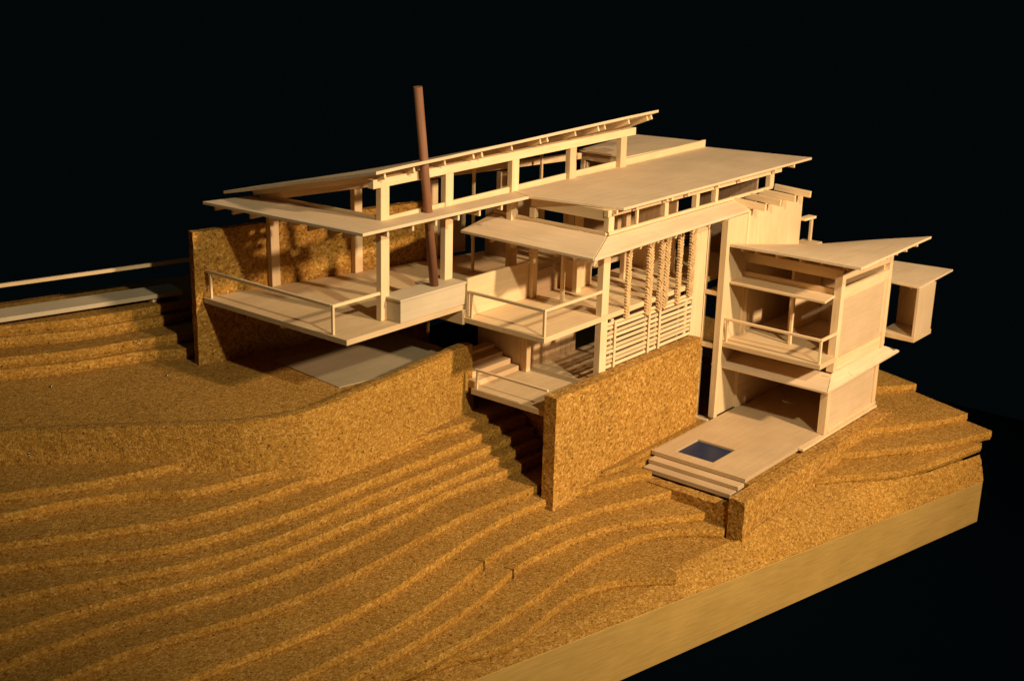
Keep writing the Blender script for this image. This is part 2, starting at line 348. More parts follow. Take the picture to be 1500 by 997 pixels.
K = lambda k: -0.0355 + 0.049 * (k - 6) if k < 15 else {15: 0.43}.get(k, 0.4995 + 0.0535 * (k - 16))
hill = thing('hillside_terrain', 'stepped hillside of stacked brown cork contour sheets', 'terrain', (-1.2, 1.2, -0.36), kind='structure')
C = {
 2: [[-1.98, 0.262], [-1.709, 0.156], [-1.577, 0.143], [-1.455, 0.157], [-1.331, 0.174], [-1.191, 0.185], [-1.041, 0.167], [-0.913, 0.111], [-0.807, 0.021], [-0.705, -0.064], [-0.66, -0.004]],
 3: [[-2.45, 0.36], [-2.089, 0.252], [-1.874, 0.237], [-1.712, 0.231], [-1.536, 0.235], [-1.312, 0.251], [-1.098, 0.274], [-0.927, 0.285], [-0.767, 0.278], [-0.613, 0.255], [-0.471, 0.207], [-0.347, 0.113], [-0.236, -0.026]],
 4: [[-2.95, 0.5], [-2.552, 0.34], [-2.374, 0.333], [-2.147, 0.33], [-1.881, 0.332], [-1.63, 0.354], [-1.436, 0.39], [-1.305, 0.417], [-1.173, 0.427], [-0.978, 0.417], [-0.766, 0.385], [-0.601, 0.332], [-0.466, 0.258], [-0.341, 0.172], [-0.234, 0.091]],
 5: [[-3.3, 0.57], [-2.735, 0.433], [-2.573, 0.429], [-2.374, 0.418], [-2.136, 0.41], [-1.907, 0.417], [-1.679, 0.447], [-1.464, 0.49], [-1.323, 0.517], [-1.155, 0.521], [-0.912, 0.507], [-0.689, 0.471], [-0.505, 0.414], [-0.354, 0.352], [-0.227, 0.304]],
 6: [[-3.7, 0.83], [-3.2, 0.72], [-2.828, 0.651], [-2.653, 0.621], [-2.482, 0.586], [-2.271, 0.561], [-2.039, 0.558], [-1.828, 0.573], [-1.621, 0.599], [-1.381, 0.629], [-1.145, 0.652], [-0.948, 0.651], [-0.784, 0.629], [-0.649, 0.599], [-0.507, 0.562], [-0.357, 0.516], [-0.226, 0.47]],
 7: [[-3.8, 1.05], [-3.4, 0.965], [-3.193, 0.923], [-3.021, 0.91], [-2.832, 0.875], [-2.658, 0.824], [-2.479, 0.774], [-2.259, 0.738], [-2.027, 0.722], [-1.8, 0.727], [-1.542, 0.741], [-1.26, 0.744], [-1.011, 0.727], [-0.8, 0.7]],
 8: [[-3.8, 1.18], [-3.347, 1.092], [-3.212, 1.077], [-3.051, 1.058], [-2.883, 1.026], [-2.739, 0.984], [-2.604, 0.947], [-2.484, 0.916], [-2.385, 0.893], [-2.242, 0.874], [-2.04, 0.859], [-1.828, 0.858], [-1.623, 0.87], [-1.404, 0.886], [-1.142, 0.897], [-0.8, 0.85]],
 9: [[-3.8, 1.37], [-3.275, 1.204], [-3.116, 1.178], [-2.96, 1.138], [-2.78, 1.083], [-2.602, 1.017], [-2.456, 0.964], [-2.301, 0.944], [-2.054, 0.933], [-1.744, 0.924], [-1.453, 0.916], [-1.182, 0.908], [-0.905, 0.914], [-0.8, 0.905]],
 10: [[-3.8, 1.56], [-3.188, 1.342], [-3.032, 1.284], [-2.86, 1.204], [-2.665, 1.109], [-2.478, 1.039], [-2.302, 0.995], [-2.099, 0.971], [-1.879, 0.976], [-1.67, 0.981], [-1.441, 0.976], [-1.183, 0.97], [-0.953, 0.962], [-0.8, 0.955]],
 11: [[-3.8, 1.78], [-3.099, 1.484], [-2.935, 1.391], [-2.77, 1.275], [-2.621, 1.183], [-2.473, 1.121], [-2.341, 1.083], [-2.231, 1.064], [-2.094, 1.04], [-1.902, 1.021], [-1.685, 1.019], [-1.47, 1.017], [-1.229, 1.008], [-0.8, 1.01]],
 12: [[-3.8, 1.98], [-3.045, 1.568], [-2.861, 1.461], [-2.68, 1.36], [-2.524, 1.273], [-2.381, 1.216], [-2.252, 1.188], [-2.124, 1.171], [-1.949, 1.16], [-1.738, 1.159], [-1.526, 1.161], [-0.8, 1.08]],
 13: [[-3.8, 2.13], [-2.959, 1.704], [-2.84, 1.665], [-2.675, 1.606], [-2.48, 1.492], [-2.308, 1.342], [-2.05, 1.27], [-1.8, 1.2]],
 14: [[-3.8, 2.2], [-2.908, 1.781], [-2.752, 1.698], [-2.604, 1.62], [-2.4, 1.56], [-2.2, 1.5]],
}
RT = {  # the same sheets where they come out again beyond the terrace
 4: [[0.543, -0.128], [0.687, -0.227], [0.824, -0.338], [0.978, -0.435], [1.23, -0.51], [1.63, -0.60]],
 5: [[0.842, -0.128], [1.005, -0.251], [1.192, -0.369], [1.391, -0.488], [1.578, -0.560], [1.729, -0.612]],
 6: [[1.147, -0.128], [1.31, -0.229], [1.564, -0.364], [1.776, -0.45]],
}
RB = {4: [], 5: [], 6: []}
RBL = [(1.93, -0.05), (2.16, 0.6), (2.50, back_y(2.50))]
BLs = (-3.85, back_y(-3.85))
sheet('cork_sheet', [[(x, edge_y(x) + 0.10) for x in (-3.85, -3.0, -2.0, -1.2, -0.62)]], [(-0.3, -0.05), (0.5, -0.06), (1.0, -0.3), (1.55, -0.55), (1.70, -0.35), *RBL, BLs], K(1), -0.375, hill)
sheet('cork_sheet', [[(-3.85, edge_y(-3.85) + 0.17), (-2.8, edge_y(-2.8) + 0.16), *C[2]]], [(-0.60, edge_y(-0.60) + 0.125), (-0.3, edge_y(-0.3) + 0.14), (-0.16, -0.07), (0.5, -0.06), (1.0, -0.3), (1.55, -0.54), (1.71, -0.33), *RBL, BLs], K(2), K(1), hill)
sheet('cork_sheet', [[(-3.85, 0.80), (-3.0, 0.53), *C[3]]], [(-0.16, -0.02), (-0.16, 0.5), (0.03, 0.5), (0.03, -0.06), (0.5, -0.06), (1.0, -0.3), (1.55, -0.53), (1.72, -0.31), *RBL, BLs], K(3), K(2), hill)
sheet('cork_sheet', [[(-3.85, 0.86), *C[4]]], [(-0.16, 0.09), (-0.16, 0.545), (0.03, 0.545), (0.03, -0.06), (0.5, -0.07)] + [tuple(p) for p in [(0.563, -0.12)]][:0] + [(p.x, p.y) for p in spline(RT[4])] + [*RBL, BLs], K(4), K(3), hill, notch=[(-1.30, 0.418)])
sheet('cork_sheet', [[(-3.85, 0.90), *C[5]]], [(-0.16, 0.29), (-0.16, 0.545), (0.03, 0.545), (0.03, -0.06), (0.8, -0.07)] + [(p.x + random.uniform(-.003, .003), p.y + random.uniform(-.003, .003)) for p in spline(RT[5])] + [*RBL, BLs], K(5), K(4), hill, notch=[(-1.40, 0.505)])
sheet('cork_sheet', [[(-3.85, 0.98), *C[6]]], [(-0.16, 0.44), (-0.16, 0.545), (0.03, 0.545), (0.03, -0.06), (1.1, -0.07)] + [(p.x + random.uniform(-.003, .003), p.y + random.uniform(-.003, .003)) for p in spline(RT[6])] + [*RBL, BLs], K(6), K(5), hill)
sheet('cork_sheet', [[(1.50, 0.26), (1.60, 0.18), (1.698, 0.099), (1.806, 0.005), (1.925, -0.076)]], [(2.16, 0.6), (2.35, 1.2), (1.5, 1.3)], K(7), K(6), hill)
sheet('cork_sheet', [[(-0.42, 0.63), (-0.40, 0.575), (-0.30, 0.552), (-0.21, 0.542), (-0.12, 0.556), (0.1, 0.556), (0.55, 0.555)]], [(0.55, 0.63)], K(7) - 0.012, K(6), hill)
for k in range(7, 13):
    e = C[k][-1]
    sheet('cork_sheet', [C[k] + [(-0.66, e[1] - 0.004), (-0.49, e[1] - 0.012)]], [(-0.48, 1.16), (-0.6, 1.5), (-0.6, back_y(-0.6)), BLs], K(k), K(k - 1), hill)
for k in (13, 14):
    sheet('cork_sheet', [C[k]], [(-1.4, 1.25), (-0.85, 1.25), (-0.6, 1.5), (-0.6, back_y(-0.6)), BLs], K(k), K(k - 1), hill)
MT = [(-0.70, 1.185, 0.60), (-0.80, 1.182, 0.603), (-0.95, 1.165, 0.60), (-1.158, 1.149, 0.595), (-1.454, 1.148, 0.58), (-1.724, 1.164, 0.56), (-1.878, 1.223, 0.545), (-2.035, 1.326, 0.532), (-2.205, 1.503, 0.522), (-2.383, 1.691, 0.515), (-2.564, 1.86, 0.51), (-2.742, 2.037, 0.505), (-3.2, 2.45, 0.50), (-3.7, 2.85, 0.49)]
inner = [(p[0], p[1] + 0.05) for p in MT]
for k in (15, 16):
    sheet('cork_sheet', [[(-3.85, 2.98 + 0.02 * k - 0.3), (-3.2, 2.50), (-2.742, 2.087), (-2.383, 1.741), (-2.035, 1.376), (-1.724, 1.22), (-1.3, 1.21), (-0.8, 1.25)]], [(-0.6, 1.5), (-0.6, back_y(-0.6)), BLs], K(k), K(k - 1), hill)
CU = {17: [[-3.85, 3.26], [-3.0, 2.90], [-2.39, 2.608], [-2.075, 2.455], [-1.787, 2.368], [-1.60, 2.25], [-1.4, 2.20]],
      18: [[-3.85, 3.28], [-3.0, 2.92], [-2.39, 2.630], [-2.067, 2.478], [-1.798, 2.405], [-1.586, 2.346], [-1.4, 2.29]],
      19: [[-3.85, 3.38], [-3.0, 3.02], [-2.30, 2.738], [-1.993, 2.588], [-1.69, 2.518], [-1.50, 2.48], [-1.3, 2.44]],
      20: [[-3.85, 3.41], [-3.0, 3.05], [-2.304, 2.758], [-1.991, 2.610], [-1.693, 2.536], [-1.517, 2.509], [-1.3, 2.46]]}
for k in CU:
    sheet('cork_sheet', [CU[k]], [(-0.75, 2.2), (-0.7, back_y(-0.7)), (-3.85, back_y(-3.85))], K(k), K(k - 1), hill)
# sanded cork lip running down to the base board
inn = [(-3.85, edge_y(-3.85) + 0.11, K(1)), (-2.6, edge_y(-2.6) + 0.11, K(1)), (-1.6, edge_y(-1.6) + 0.11, K(1)), (-1.2, edge_y(-1.2) + 0.11, K(1)), (-0.88, edge_y(-0.88) + 0.11, K(1)), (-0.72, edge_y(-0.72) + 0.12, K(1) + 0.018), (-0.60, edge_y(-0.60) + 0.13, K(2)), (-0.3, edge_y(-0.3) + 0.15, K(2)), (-0.2, -0.115, K(2) + 0.015), (-0.12, -0.131, K(3) - 0.010), (0.2, -0.131, K(3)), (0.53, -0.133, K(3)), (0.58, -0.150, K(3)), (0.727, -0.250, K(3)), (0.914, -0.389, K(3)), (1.009, -0.444, K(3) - 0.002), (1.24, -0.515, K(3) - 0.012), (1.62, -0.60, K(3) - 0.02)]
isp = spline(inn, 0.02); bm = bmesh.new(); rows = []
i0 = next(a for a, q in enumerate(isp) if q.x >= -0.2)
for i, p in enumerate(isp):
    ex = p.x if p.x < -0.2 else -0.2 + 1.84 * (i - i0) / (len(isp) - 1 - i0)
    q = Vector((ex, edge_y(ex) + 0.004, edge_z(ex) + 0.005)); row = []
    p = p + Vector((0, 0, 0.004))
    for j in range(9):
        t = j / 8; r = p.lerp(q, t); r.z = p.z + (q.z - p.z) * t ** 1.2
        r += noise.noise_vector(r * 42) * 0.0045 * (1 if 0 < j < 8 else 0.2); row.append(bm.verts.new(r))
    row.append(bm.verts.new((q.x, q.y + 0.002, q.z - 0.02))); row.append(bm.verts.new((p.x, p.y + 0.012, p.z - 0.05))); rows.append(row)
for a, b in zip(rows, rows[1:]):
    for j in range(10): bm.faces.new((a[j], b[j], b[j + 1], a[j + 1]))
    bm.faces.new((a[10], b[10], b[0], a[0]))
bm.faces.new(rows[0]); bm.faces.new(rows[-1][::-1])
finish('sanded_cork_edge', bm, CORK, hill, smooth=False)

# loose crumbs left on the treads
bm = bmesh.new()
for _ in range(170):
    k = random.choice([3, 4, 5, 6, 7, 8, 9, 10]); P = spline(C[k], 0.05); p = random.choice(P)
    if p.x < -3.2: continue
    rr_ = random.uniform(0.0022, 0.0055); x, y = p.x + random.uniform(-.02, .02), p.y - random.uniform(0.010, 0.05)
    mt = Matrix.Translation((x, y, K(k - 1) + rr_ * 0.4)) @ Matrix.Rotation(random.uniform(0, 6), 4, 'Z') @ Matrix.Diagonal((rr_ * random.uniform(.8, 1.7), rr_, rr_ * 0.8, 1))
    r = bmesh.ops.create_icosphere(bm, subdivisions=1, radius=1, matrix=mt)
    for v in r['verts']: v.co += noise.noise_vector(v.co * 400) * rr_ * 0.35
cr = finish('cork_crumbs', bm, CORK, None); tag(cr, 'loose cork crumbs scattered over the lower contour steps', 'crumbs', 'stuff')

# ------------------------------------------------------------------ cork walls
def curvewall(name, top, th, zb, parent=None):
    bm = bmesh.new(); P = spline(top, 0.02); rows = []
    for i, p in enumerate(P):
        a, b = P[max(0, i - 1)], P[min(len(P) - 1, i + 1)]; d = Vector((b.x - a.x, b.y - a.y, 0)).normalized(); nrm = Vector((d.y, -d.x, 0))
        if nrm.y < 0 and abs(nrm.y) > 0.3: nrm = -nrm
        if nrm.x < 0 and abs(nrm.y) <= 0.3: nrm = -nrm
        row = []; nz = 9
        for k in range(nz + 1):
            z = zb + (p.z - zb) * k / nz; q = Vector((p.x, p.y, z)) - nrm * 0.03 * (1 - k / nz) ** 2
            row.append(q + noise.noise_vector(q * 33) * 0.0035)
        row.append(Vector((p.x, p.y, p.z + 0.003)) + nrm * th * 0.5 + noise.noise_vector(p * 30) * 0.003)
        row.append(Vector((p.x, p.y, p.z)) + nrm * th + noise.noise_vector(p * 31) * 0.004); row.append(Vector((p.x, p.y, zb)) + nrm * th)
        rows.append([bm.verts.new(r) for r in row])
    n = len(rows[0])
    for a, b in zip(rows, rows[1:]):
        for j in range(n): bm.faces.new((a[j], a[(j + 1) % n], b[(j + 1) % n], b[j]))
    bm.faces.new(rows[0]); bm.faces.new(rows[-1][::-1])
    return finish(name, bm, CORK, parent)
w1 = curvewall('retaining_wall', MT, 0.055, 0.10)
tag(w1, 'long curved cork retaining wall along the front edge of the forecourt', 'wall')
w2 = corkbox('retaining_wall', -0.79, 0.50, 0.59, 0.660, -0.30, 0.487)
tag(w2, 'straight tall cork wall below the horizontal louvre screen', 'wall')
ang = math.atan2(-0.213, 1)
w3 = corkbox('boundary_wall', 0, 1.37, 0, 0.045, 0.30, 1.16, turn=(-1.636, 2.128, ang))
tag(w3, 'free-standing cork wall behind the pavilion deck, in the roof shadow', 'wall')
w4 = thing('terrace_wall', 'low cork wall edging the terrace with the blue pool', 'wall', (0.5, -0.06, -0.36))
corkbox('side_wall', -0.215, 1.47, -0.122, -0.036, -0.42, -0.017, w4)
corkbox('front_wall', -0.195, -0.125, -0.034, 0.535, -0.42, -0.078, w4)
w5 = corkbox('retaining_wall', -0.47, -0.41, 0.665, 1.15, -0.15, 0.368)
tag(w5, 'dark recessed cork wall in the gap under the lower deck', 'wall')

# ------------------------------------------------------------------ shared little builders
RW, RH = 0.017, 0.030
def railing(parent, pts, posts, zfloor, h, t=0.014):
    e = bpy.data.objects.new('railing', None); COL.objects.link(e); e.parent = parent
    o = Vector((*pts[0], zfloor)); e.location = o - ORG[parent.name]; ORG[e.name] = o; e.empty_display_size = 0.03
    for a, b in zip(pts, pts[1:]):
        A, B = Vector((*a, zfloor + h)), Vector((*b, zfloor + h)); d = (B - A).normalized() * t * 0.5
        bar('top_rail', A - d * 0.9, B + d * 0.9 if b is pts[-1] else B - d * 1.05, t, t, e)
    for x, y in posts: bar('baluster', (x, y, zfloor), (x, y, zfloor + h - t * 0.52), t * 0.92, t * 0.92, e, up=(1, 0, 0))
    return e
def post(x, y, z0, z1, p, sx=0.054, sy=0.032, mats=BALSA, name='post'):
    return box(name, x - sx / 2, x + sx / 2, y - sy / 2, y + sy / 2, z0, z1, p, mats, jit=0.009)

# ------------------------------------------------------------------ forecourt slab
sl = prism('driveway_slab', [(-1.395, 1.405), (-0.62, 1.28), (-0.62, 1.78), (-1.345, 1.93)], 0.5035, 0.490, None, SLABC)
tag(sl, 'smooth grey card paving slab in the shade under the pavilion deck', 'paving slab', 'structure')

# ------------------------------------------------------------------ pavilion (upper living wing)
pv = thing('upper_pavilion', 'balsa pavilion with cantilevered deck, sloping top roof and dark chimney', 'house wing', (-0.6, 1.5, 0.82))
wl = lambda x: 1.85 - 0.213 * (x + 0.328)      # line of the rear wall
prism('deck', [(-1.602, 1.135), (-0.835, 1.135), (-0.833, 1.146), (1.22, 1.146), (1.22, wl(1.22) - 0.01), (-1.30, wl(-1.30) - 0.012), (-1.602, 2.112)], 0.840, 0.814, pv, FLOORW, dims=(1, 0, 0))
bar('deck_beam', (-0.822, 1.137, 0.776), (-0.822, 1.90, 0.776), 0.022, 0.074, pv)
bar('deck_beam', (-1.20, 1.25, 0.790), (-1.20, 2.02, 0.790), 0.022, 0.046, pv)
bar('deck_beam', (-1.55, 1.62, 0.796), (-0.84, 1.52, 0.796), 0.022, 0.034, pv)
PX = [-1.27, -0.838, -0.345, 0.135, 0.605]
for i, x in enumerate(PX):
    y = 1.240 + 0.0 * i
    post(x, y, 0.8405 if i < 1 else 0.78 if i > 1 else 0.8405, 1.458 + 0.011 * (x + 1.31), pv)
bar('roof_beam', (-1.345, 1.240, 1.4765), (0.71, 1.240, 1.4995), 0.036, 0.040, pv)
for x in (-1.229, -0.756, -0.30, 0.16, 0.66):
    post(x, wl(x) - 0.022 + (0.012 if x < -0.7 else 0), 0.8405, 1.278, pv)
bar('rear_beam', (-1.30, wl(-1.30) - 0.02, 1.295), (0.72, wl(0.72) - 0.02, 1.313), 0.034, 0.034, pv)
# lower roof: an L of flat eaves round the tall bay
def lz(x, y): return 1.310 - 0.022 * max(0, (y - 1.1) / 1.07) * max(0, min(1, (-1.2 - x) / 0.1))
lr = prism('eaves_roof', [(-1.535, 1.098), (-0.395, 1.098), (-0.366, 1.222), (-1.285, 1.222), (-1.285, 2.10), (-1.535, 2.172)], lz, lambda x, y: lz(x, y) - 0.014, pv, ROOFW, w=0.0012, dims=(0, 1, 0))
for y in (2.12, 1.995, 1.868, 1.738, 1.604, 1.472, 1.340, 1.250):
    bar('rafter', (-1.505, y, 1.275 - 0.012 * (y - 1.2)), (-1.20, y, 1.276 - 0.012 * (y - 1.2)), 0.013, 0.034, lr)
for x in (-1.36, -1.197, -1.045, -0.893, -0.742, -0.574):
    bar('rafter', (x, 1.118, 1.279), (x, 1.30, 1.279), 0.013, 0.030, lr)
bar('eaves_beam', (-1.262, 1.26, 1.245), (-1.262, 2.02, 1.245), 0.022, 0.028, pv)
bar('eaves_beam', (-1.235, 1.240, 1.268), (-0.36, 1.240, 1.268), 0.014, 0.020, pv)
bar('sill_strip', (-1.288, 1.236, 1.3175), (-1.288, 2.09, 1.300), 0.012, 0.018, pv)
# tall shed roof
def uz(x, y):
    yb = 2.182 - 0.211 * (x + 1.40); zn = 1.548 + 0.0308 * (x + 1.40); zb = 1.32 + 0.0271 * (x + 1.40)
    return zn + (zb - zn) * (y - 1.15) / (yb - 1.15)
ur = patch('shed_roof', (-1.40, 1.150, 1.550), (0.815, 1.150, 1.616), (0.815, 1.715, 1.380), (-1.40, 2.182, 1.320), 0.014, pv)
for x in (-1.31, -1.122, -0.913, -0.715, -0.655, -0.426, -0.203, -0.143, 0.090, 0.296, 0.354, 0.577, 0.760, 0.800):
    ye = 2.13 - 0.211 * (x + 1.40)
    bar('rafter', (x, 1.185, uz(x, 1.185) - 0.0285), (x, ye - 0.04, uz(x, ye - 0.04) - 0.0285), 0.012, 0.026, ur)
# hearth and chimney
he = box('hearth', -1.262, -0.815, 1.137, 1.232, 0.8405, 0.940, pv, PALE)
box('mantel', -1.268, -0.812, 1.132, 1.262, 0.9405, 0.952, he, PALE)
box('side_bench', -0.985, -0.812, 1.2325, 1.30, 0.8405, 0.9395, he, PALE)
box('bench_top', -0.985, -0.812, 1.2625, 1.31, 0.9405, 0.952, he, PALE)
rod('chimney', (-0.976, 1.193, 0.953), (-1.090, 1.196, 1.885), 0.0215, 0.0205, pv, DOWEL)
railing(pv, [(-1.585, 2.09), (-1.585, 1.238), (-1.275, 1.238)], [(-1.585, 1.238), (-1.585, 2.075)], 0.840, 0.130)
# inner partitions of the pavilion
box('partition', 0.012, 0.03, 1.50, wl(0.02) - 0.06, 0.8405, 1.17, pv, PANELG)
box('partition', -0.29, -0.02, wl(-0.15) + 0.04, wl(-0.15) + 0.055, 0.8405, 1.05, pv, PANELG, turn=ang)
box('partition', 0.20, 0.52, wl(0.36) + 0.02, wl(0.36) + 0.035, 0.8405, 1.18, pv, BALSA, turn=ang)
box('partition', 0.74, 1.16, wl(0.95) - 0.05, wl(0.95) - 0.035, 0.8405, 1.278, pv, PANELG, turn=ang)
box('window_post', -0.345, -0.331, 1.495, 1.509, 0.8405, 1.47, pv)
box('window_post', 0.345, 0.359, 1.592, 1.606, 0.8405, 1.47, pv)
box('door_post', 0.055, 0.075, 1.42, 1.44, 0.8405, 1.21, pv)
box('door_post', 0.165, 0.20, 1.50, 1.53, 0.8405, 1.19, pv)

# ------------------------------------------------------------------ middle wing
mw = thing('middle_wing', 'balsa middle wing with flat roof, louvre screen and corner balcony', 'house wing', (0.2, 0.9, 0.40))
prism('floor', [(-0.822, 0.650), (1.24, 0.650 + 0.03), (1.24, 1.1435), (-0.822, 1.1435)], 0.775, 0.749, mw, FLOORW, dims=(1, 0, 0))
post(-0.328, 0.677, 0.405, 0.748, mw, 0.056, 0.036)
post(-0.328, 0.677, 0.7755, 1.150, mw, 0.056, 0.036)
post(-0.318, 1.118, 0.7755, 1.150, mw, 0.036, 0.030)
bar('window_post', (-0.305, 0.939, 0.7755), (-0.305, 0.939, 1.13), 0.018, 0.018, mw, up=(1, 0, 0))
bar('door_sill', (-0.305, 0.70, 0.782), (-0.305, 1.10, 0.782), 0.016, 0.012, mw)
box('parapet', -0.812, -0.34, 1.1275, 1.1425, 0.7755, 0.966, mw)
railing(mw, [(-0.806, 1.118), (-0.806, 0.664), (-0.36, 0.664)], [(-0.806, 0.664), (-0.806, 1.105)], 0.775, 0.126)
# eaves roof with mitred corner
e1 = prism('eaves_roof', [(-0.587, 0.561), (-0.587, 1.372), (-0.338, 1.372), (-0.338, 0.664)], [1.124, 1.126, 1.172, 1.171], [1.110, 1.112, 1.158, 1.157], mw, ROOFW, w=0.0012, dims=(0, 1, 0))
e2 = prism('eaves_roof', [(-0.583, 0.558), (-0.336, 0.660), (0.93, 0.660), (0.86, 0.558)], [1.124, 1.1715, 1.176, 1.139], [1.110, 1.1575, 1.162, 1.125], mw, ROOFW, w=0.0012, dims=(1, 0, 0))
for y in (1.326, 1.200, 1.068, 0.934, 0.80): bar('rafter', (-0.560, y, 1.098), (-0.30, y, 1.138), 0.014, 0.026, e1)
bar('rafter', (-0.568, 0.575, 1.095), (-0.33, 0.672, 1.13), 0.014, 0.026, e1)
for x in (-0.162, 0.0, 0.159, 0.325, 0.488, 0.635): bar('rafter', (x, 0.580, 1.104), (x, 0.75, 1.150), 0.015, 0.026, e2)
bar('sill_strip', (-0.330, 0.672, 1.180), (-0.330, 1.37, 1.180), 0.014, 0.017, mw)
bar('sill_strip', (-0.322, 0.668, 1.180), (1.30, 0.668, 1.186), 0.014, 0.017, mw)
# clerestory
for x, s in ((-0.312, 0.046), (0.175, 0.034), (0.475, 0.030), (0.668, 0.026), (1.275, 0.046)):
    post(x, 0.672, 1.190, 1.262, mw, s, 0.030)
post(-0.075, 0.672, 1.190, 1.290, mw, 0.014, 0.014, name='window_post')
for y, s in ((1.118, 0.034),): post(-0.325, y, 1.190, 1.240, mw, 0.03, s)
bar('lintel', (-0.340, 0.672, 1.2795), (1.385, 0.672, 1.2795), 0.026, 0.0335, mw)
bar('lintel', (-0.322, 0.690, 1.268), (-0.322, 1.13, 1.268), 0.024, 0.054, mw)
rz = 1.310
mr = prism('flat_roof', [(-0.292, 0.604), (1.700, 0.634), (1.560, 1.272), (-0.362, 1.225), (-0.392, 1.10)], rz + 0.001, rz - 0.0125, mw, ROOFW, w=0.0012, dims=(1, 0, 0))
for x in (-0.305, -0.141, 0.128, 0.175, 0.333, 0.638, 0.867, 1.256, 1.478):
    bar('rafter', (x, 0.628, 1.2865), (x, 1.20, 1.2865), 0.013, 0.021, mr)
prism('fascia', [(-1.283, 1.2245), (1.557, 1.274), (1.557, 1.286), (-1.283, 1.2355)], lambda x, y: 1.3215 + 0.032 * max(0, x - 0.2) / 1.36, 1.2955, mw, w=0.001, dims=(1, 0, 0))
# louvre screen
sc = bpy.data.objects.new('louvre_screen', None); COL.objects.link(sc); sc.parent = mw; so = Vector((0.09, 0.668, 0.49)); sc.location = so - ORG[mw.name]; ORG[sc.name] = so; sc.empty_display_size = 0.05
for i in range(10):
    z = 0.499 + i * 0.0247
    bar('slat', (-0.298 + random.uniform(-.004, .004), 0.666 + random.uniform(-.002, .002), z + random.uniform(-.001, .001)), (0.492 + random.uniform(-.006, .006), 0.668, z + random.uniform(-.001, .001)), 0.010, 0.0146, sc)
for x in (-0.237, 0.069, 0.169, 0.455):
    bar('batten', (x, 0.6805, 0.49), (x, 0.6805, 0.735), 0.013, 0.022, sc, up=(1, 0, 0))
for x in (-0.237, 0.069, 0.169):
    bar('batten', (x, 0.6555, 0.49), (x, 0.6555, 0.728), 0.005, 0.016, sc, up=(1, 0, 0))
# notched hanging columns behind the screen
def braid(x, w, z0, z1):
    bm = bmesh.new(); n = int((z1 - z0) / 0.0155)
    def chunk(cx, cy, cz, sx, sy, sz, tilt):
        mtx = Matrix.Translation((cx, cy, cz)) @ Matrix.Rotation(tilt, 4, 'Y') @ Matrix.Rotation(random.uniform(-.15, .15), 4, 'X') @ Matrix.Diagonal((sx, sy, sz, 1))
        r = bmesh.ops.create_cube(bm, size=1, matrix=mtx)
    for i in range(n):
        z = z0 + (i + 0.5) * (z1 - z0) / n
        for sgn, dz in ((-1, 0.0), (1, 0.006)):
            chunk(x + sgn * w * 0.25, 0.6545 + random.uniform(-.002, .002), z + dz + random.uniform(-.001, .001), w * (0.60 + random.uniform(-.05, .05)), 0.013, 0.0095, -sgn * (0.66 + random.uniform(-.1, .1)))
    bmesh.ops.create_cube(bm, size=1, matrix=Matrix.Translation((x, 0.6595, (z0 + z1) / 2)) @ Matrix.Diagonal((w * 0.72, 0.010, z1 - z0, 1)))
    return finish('notched_column', bm, TWIG, mw)
for x, w, z0, z1 in ((-0.146, 0.034, 0.725, 1.085), (0.046, 0.048, 0.70, 1.10), (0.152, 0.044, 0.70, 1.10), (0.202, 0.044, 0.70, 1.10), (0.328, 0.034, 0.70, 1.11), (0.448, 0.052, 0.715, 1.115)):
    braid(x, w, z0, z1)
box('end_panel', 0.502, 0.618, 0.668, 0.682, 0.10, 1.12, mw)
# rooms inside
box('inner_wall', 1.20, 1.215, 0.71, 1.13, 0.7755, 1.27, mw, PANELG)
box('inner_wall', 0.60, 0.615, 0.86, 1.13, 0.7755, 1.27, mw)
box('inner_wall', -0.28, 0.10, 1.128, 1.143, 0.7755, 0.905, mw, PANELG)
box('cupboard', -0.06, 0.10, 1.05, 1.126, 0.7755, 0.93, mw)
box('inner_post', -0.10, -0.06, 1.00, 1.03, 0.7755, 1.27, mw)
box('inner_post', 0.30, 0.34, 0.98, 1.01, 0.7755, 1.27, mw)
# lower storey below the balcony
for i in range(10): box('wall_board', -0.385 + i * 0.0455, -0.3407 + i * 0.0455, 1.112 + random.uniform(0, .001), 1.126, 0.4005, 0.7485, mw)
box('lower_wall', -0.384, -0.372, 1.1265, 1.42, 0.4005, 0.7485, mw)
post(-0.378, 1.094, 0.4005, 0.7485, mw, 0.034, 0.026)
box('lower_wall', 0.40, 0.414, 0.69, 1.13, 0.4005, 0.7485, mw, PANELG)

# ------------------------------------------------------------------ lower deck
ldk = thing('lower_deck', 'small lower deck with railing and steps tucked behind the tall cork wall', 'deck', (-0.2, 0.9, 0.385))
box('deck_floor', -0.772, 0.42, 0.663, 1.130, 0.372, 0.400, ldk, FLOORW)
railing(ldk, [(-0.756, 1.112), (-0.756, 0.672)], [(-0.756, 1.105)], 0.400, 0.098, 0.011)
for i in range(4):
    box('step', -0.735, -0.39, 1.131 + 0.055 * i, 1.131 + 0.055 * (i + 1) + 0.002, 0.385, 0.426 + 0.026 * i, ldk, FLOORW)

